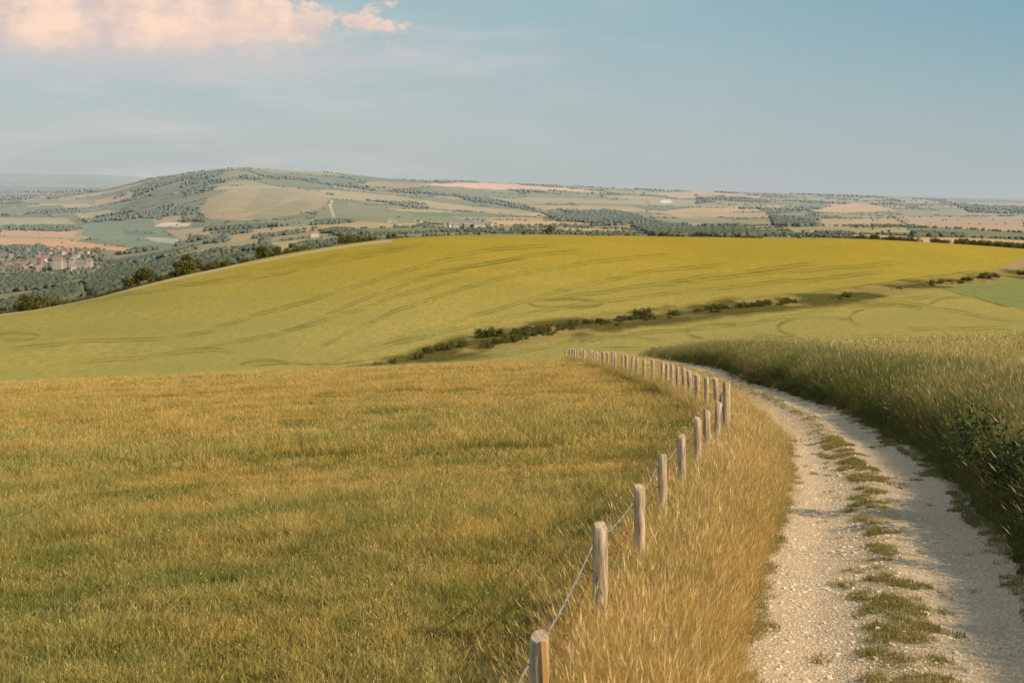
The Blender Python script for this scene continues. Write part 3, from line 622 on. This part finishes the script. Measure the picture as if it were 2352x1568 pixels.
# ---------------------------------------------------------------- buildings
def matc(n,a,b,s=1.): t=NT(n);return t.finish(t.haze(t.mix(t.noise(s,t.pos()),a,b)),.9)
m_brick=matc('brick_wall',(.30,.16,.10),(.40,.24,.16));m_cream=matc('render_wall',(.5,.45,.36),(.65,.6,.5));m_roof=matc('clay_tile_roof',(.22,.10,.06),(.34,.16,.10));m_slate=matc('slate_roof',(.16,.15,.15),(.24,.22,.21));m_stone=matc('stone_wall',(.42,.34,.25),(.58,.48,.37));t=NT('window_glass');m_win=t.finish((.04,.05,.06),.2)
def house(name,L,W,H,wall,roof,parent,loc,rot,hip=0,ch=True):
    e=bpy.data.objects.new(name,None);sc.collection.objects.link(e);e.parent=parent;e.location=loc;e.rotation_euler=(0,0,rot)
    l=L/2;w=W/2;rh=W*.45
    V=[(-l,-w,-3),(l,-w,-3),(l,w,-3),(-l,w,-3),(-l,-w,H),(l,-w,H),(l,w,H),(-l,w,H),(-l,0,H+rh),(l,0,H+rh)]
    me=bpy.data.meshes.new(name+'_walls');me.from_pydata(V,[],[(0,1,5,4),(2,3,7,6),(1,2,6,9,5),(3,0,4,8,7)]);new_obj('walls',me,wall,parent=e)
    V=[(-l-.4,-w-.5,H-.25),(l+.4,-w-.5,H-.25),(l+.4-hip,0,H+rh+.15),(-l-.4+hip,0,H+rh+.15),(l+.4,w+.5,H-.25),(-l-.4,w+.5,H-.25)]
    me=bpy.data.meshes.new(name+'_roof');me.from_pydata(V,[],[(0,1,2,3),(3,2,4,5),(0,3,5),(1,4,2)]);new_obj('roof',me,roof,parent=e)
    V=[];Fx=[];k=max(2,int(L/3))
    for fl in range(max(1,int(H//2.6))):
        for j in range(k):
            cx=-l+(j+.5)*L/k;cz=1.+fl*2.7
            for sg in (-1,1):
                b=len(V);V+=[(cx-.5,sg*(w+.03),cz),(cx+.5,sg*(w+.03),cz),(cx+.5,sg*(w+.03),cz+1.2),(cx-.5,sg*(w+.03),cz+1.2)];Fx.append((b,b+1,b+2,b+3))
    me=bpy.data.meshes.new(name+'_win');me.from_pydata(V,[],Fx);new_obj('windows',me,m_win,parent=e)
    if ch:
        cx=l*.6;z0=H;z1=H+rh+1.2;V=[(cx+a*.5,b*.5,zq) for zq in (z0,z1) for a,b in ((-1,-1),(1,-1),(1,1),(-1,1))]
        me=bpy.data.meshes.new(name+'_ch');me.from_pydata(V,[],[(0,1,5,4),(1,2,6,5),(2,3,7,6),(3,0,4,7),(4,5,6,7)]);new_obj('chimney',me,m_brick,parent=e)
    return e
vil=bpy.data.objects.new('village',None);sc.collection.objects.link(vil)
vt=[]
for k in range(42):
    u=rng.uniform(20,225);v=rng.uniform(575,628) if k<30 else rng.uniform(590,626)
    if 110<u<215 and 596<v<618: v-=22
    x,y,z=far_at(u,v);house('brick_house',rng.uniform(8,13),rng.uniform(6,7.5),rng.uniform(4.5,6),m_brick if rng.random()<.5 else m_cream,m_roof,vil,(x,y,z+2),rng.random()*3.1)
for k in range(420):
    u=rng.uniform(0,240);v=rng.uniform(572,640);x,y,z=far_at(u,v)
    if not(115<u<212 and 598<v<622): vt.append((x,y,z))
scatter('village_trees',np.array(vt),cfr,4,rng.uniform(2,4.5,len(vt)))
x,y,z=far_at(722,545);house('brick_house',14,7,5,m_cream,m_roof,vil,(x,y,z+2),.3)
cas=bpy.data.objects.new('stone_manor',None);sc.collection.objects.link(cas);x,y,z=far_at(165,618)
for dx,L,W,Hh,rot in ((-24,16,12,13,0),(-6,26,10,9,.1),(16,22,11,8,-.1),(30,10,10,12,0),(0,14,10,14,1.5)): house('range',L,W,Hh,m_stone,m_slate if rot else m_roof,cas,(x+dx,y+rng.uniform(-6,6),z+3),rot,1)
farm=bpy.data.objects.new('farmstead',None);sc.collection.objects.link(farm)
for k in range(16):
    u=rng.uniform(1005,1125);v=rng.uniform(517,524);x,y,z=far_at(u,v);house('farm_building',rng.uniform(10,22),rng.uniform(7,10),rng.uniform(3.,5),m_cream if rng.random()<.6 else m_brick,m_slate if rng.random()<.6 else m_roof,farm,(x,y,z+1.5),rng.normal(0,.3),0,False)
for k in range(6):
    u=rng.uniform(890,965);x,y,z=far_at(u,509+rng.uniform(-1,2));house('farm_building',9,6,3,m_cream,m_slate,farm,(x,y,z+1),rng.normal(0,.2),0,False)
# ---------------------------------------------------------------- light
EL=math.radians(32);AZ=math.radians(120)
S=Vector((math.sin(AZ)*math.cos(EL),math.cos(AZ)*math.cos(EL),math.sin(EL)))
ld=bpy.data.lights.new('sun','SUN');ld.energy=5.;ld.angle=math.radians(.6);ld.color=(1,.82,.57)
lo=bpy.data.objects.new('sun',ld);sc.collection.objects.link(lo);lo.rotation_euler=S.to_track_quat('Z','Y').to_euler()
w=bpy.data.worlds.new('World');sc.world=w;w.use_nodes=True;nt=w.node_tree;nt.nodes.clear()
class WN(NT):
    def __init__(s,t): s.t=t
q=WN(nt)
gen=q.n('ShaderNodeTexCoord').outputs['Generated'];sx=q.n('ShaderNodeSeparateXYZ');nt.links.new(gen,sx.inputs[0])
zc=q.math('MAXIMUM',sx.outputs[2],.004);cx=q.n('ShaderNodeCombineXYZ');nt.links.new(sx.outputs[0],cx.inputs[0]);nt.links.new(sx.outputs[1],cx.inputs[1]);nt.links.new(zc,cx.inputs[2])
sky=q.n('ShaderNodeTexSky');sky.sky_type='NISHITA';sky.sun_disc=False;sky.sun_elevation=EL;sky.sun_rotation=AZ;sky.air_density=1.2;sky.dust_density=1.5;nt.links.new(cx.outputs[0],sky.inputs[0])
ysafe=q.math('MAXIMUM',sx.outputs[1],.05);px=q.math('DIVIDE',sx.outputs[0],ysafe);pz=q.math('DIVIDE',sx.outputs[2],ysafe)
k=1.27/.1
low=(.42*k,.455*k,.465*k);top=(.28*k,.40*k,.44*k);topr=(.16*k,.31*k,.385*k);zen=(.20*k,.26*k,.31*k)
g=q.mix(q.mr(sx.outputs[2],0.,.13),low,top);g=q.mix(q.math('MULTIPLY',q.mr(px,-.05,.38),q.mr(sx.outputs[2],-.01,.12)),g,topr);g=q.mix(q.mr(sx.outputs[2],.15,.9),g,zen)
g=q.mix(.2,g,sky.outputs[0])
cv=q.n('ShaderNodeCombineXYZ');nt.links.new(px,cv.inputs[0]);nt.links.new(q.math('MULTIPLY',pz,1.5),cv.inputs[1])
cv2=q.n('ShaderNodeCombineXYZ');nt.links.new(px,cv2.inputs[0]);nt.links.new(q.math('MULTIPLY',pz,5.),cv2.inputs[1])
nb=q.noise(19.,cv.outputs[0],10,.62);ns_=q.noise(9.,cv2.outputs[0],5,.55);nl=q.noise(26.,cv.outputs[0],9,.6)
g=q.mix(q.math('MULTIPLY',q.mr(ns_,.48,.75,0,.45),q.mr(px,.2,-.2)),g,(.56*k,.52*k,.50*k))
e2=q.math('DIVIDE',q.math('ADD',px,.27),.27);z2=q.math('DIVIDE',q.math('SUBTRACT',pz,.090),.024)
r2=q.math('SQRT',q.math('ADD',q.math('MULTIPLY',e2,e2),q.math('MULTIPLY',z2,z2)))
g=q.mix(q.math('MULTIPLY',q.mr(q.math('ADD',r2,q.math('MULTIPLY',q.math('SUBTRACT',ns_,.5),-2.)),1.3,.2),.75),g,(.47*k,.455*k,.455*k))
ex=q.math('DIVIDE',q.math('ADD',px,.33),.25);ez=q.math('DIVIDE',q.math('SUBTRACT',pz,.120),.042)
ez=q.math('ADD',ez,q.math('MULTIPLY',q.math('ADD',px,.33),2.0))
rad=q.math('SQRT',q.math('ADD',q.math('MULTIPLY',ex,ex),q.math('MULTIPLY',ez,ez)))
f=q.math('ADD',q.math('SUBTRACT',1.0,rad),q.math('MULTIPLY',q.math('SUBTRACT',nb,.5),1.5))
soft=q.mr(pz,.085,.11,.9,.12)
mk=q.n('ShaderNodeMapRange');mk.interpolation_type='SMOOTHSTEP';nt.links.new(f,mk.inputs[0]);mk.inputs[1].default_value=0;nt.links.new(soft,mk.inputs[2])
lit=q.mix(q.mr(nl,.38,.60),(.56*k,.45*k,.42*k),(.80*k,.575*k,.44*k));lit=q.mix(q.mr(pz,.078,.108),(.50*k,.45*k,.44*k),lit)
g=q.mix(q.math('MULTIPLY',mk.outputs[0],.92),g,lit)
bg=q.n('ShaderNodeBackground');nt.links.new(g,bg.inputs[0]);bg.inputs[1].default_value=.1;wo=q.n('ShaderNodeOutputWorld');nt.links.new(bg.outputs[0],wo.inputs[0])
# ---------------------------------------------------------------- camera
cd=bpy.data.cameras.new('camera');cam=bpy.data.objects.new('camera',cd);sc.collection.objects.link(cam);sc.camera=cam
cd.lens=50.0*F/3266.67;cd.sensor_width=36;cd.clip_start=.1;cd.clip_end=60000;cam.location=(0,0,0);cam.rotation_euler=(math.radians(90),0,0);cd.shift_y=-(784-H0)/2352
cd.dof.use_dof=True;cd.dof.focus_distance=17;cd.dof.aperture_fstop=4.5
print('far',len(far_tr),'hedge',len(hedge_tr))
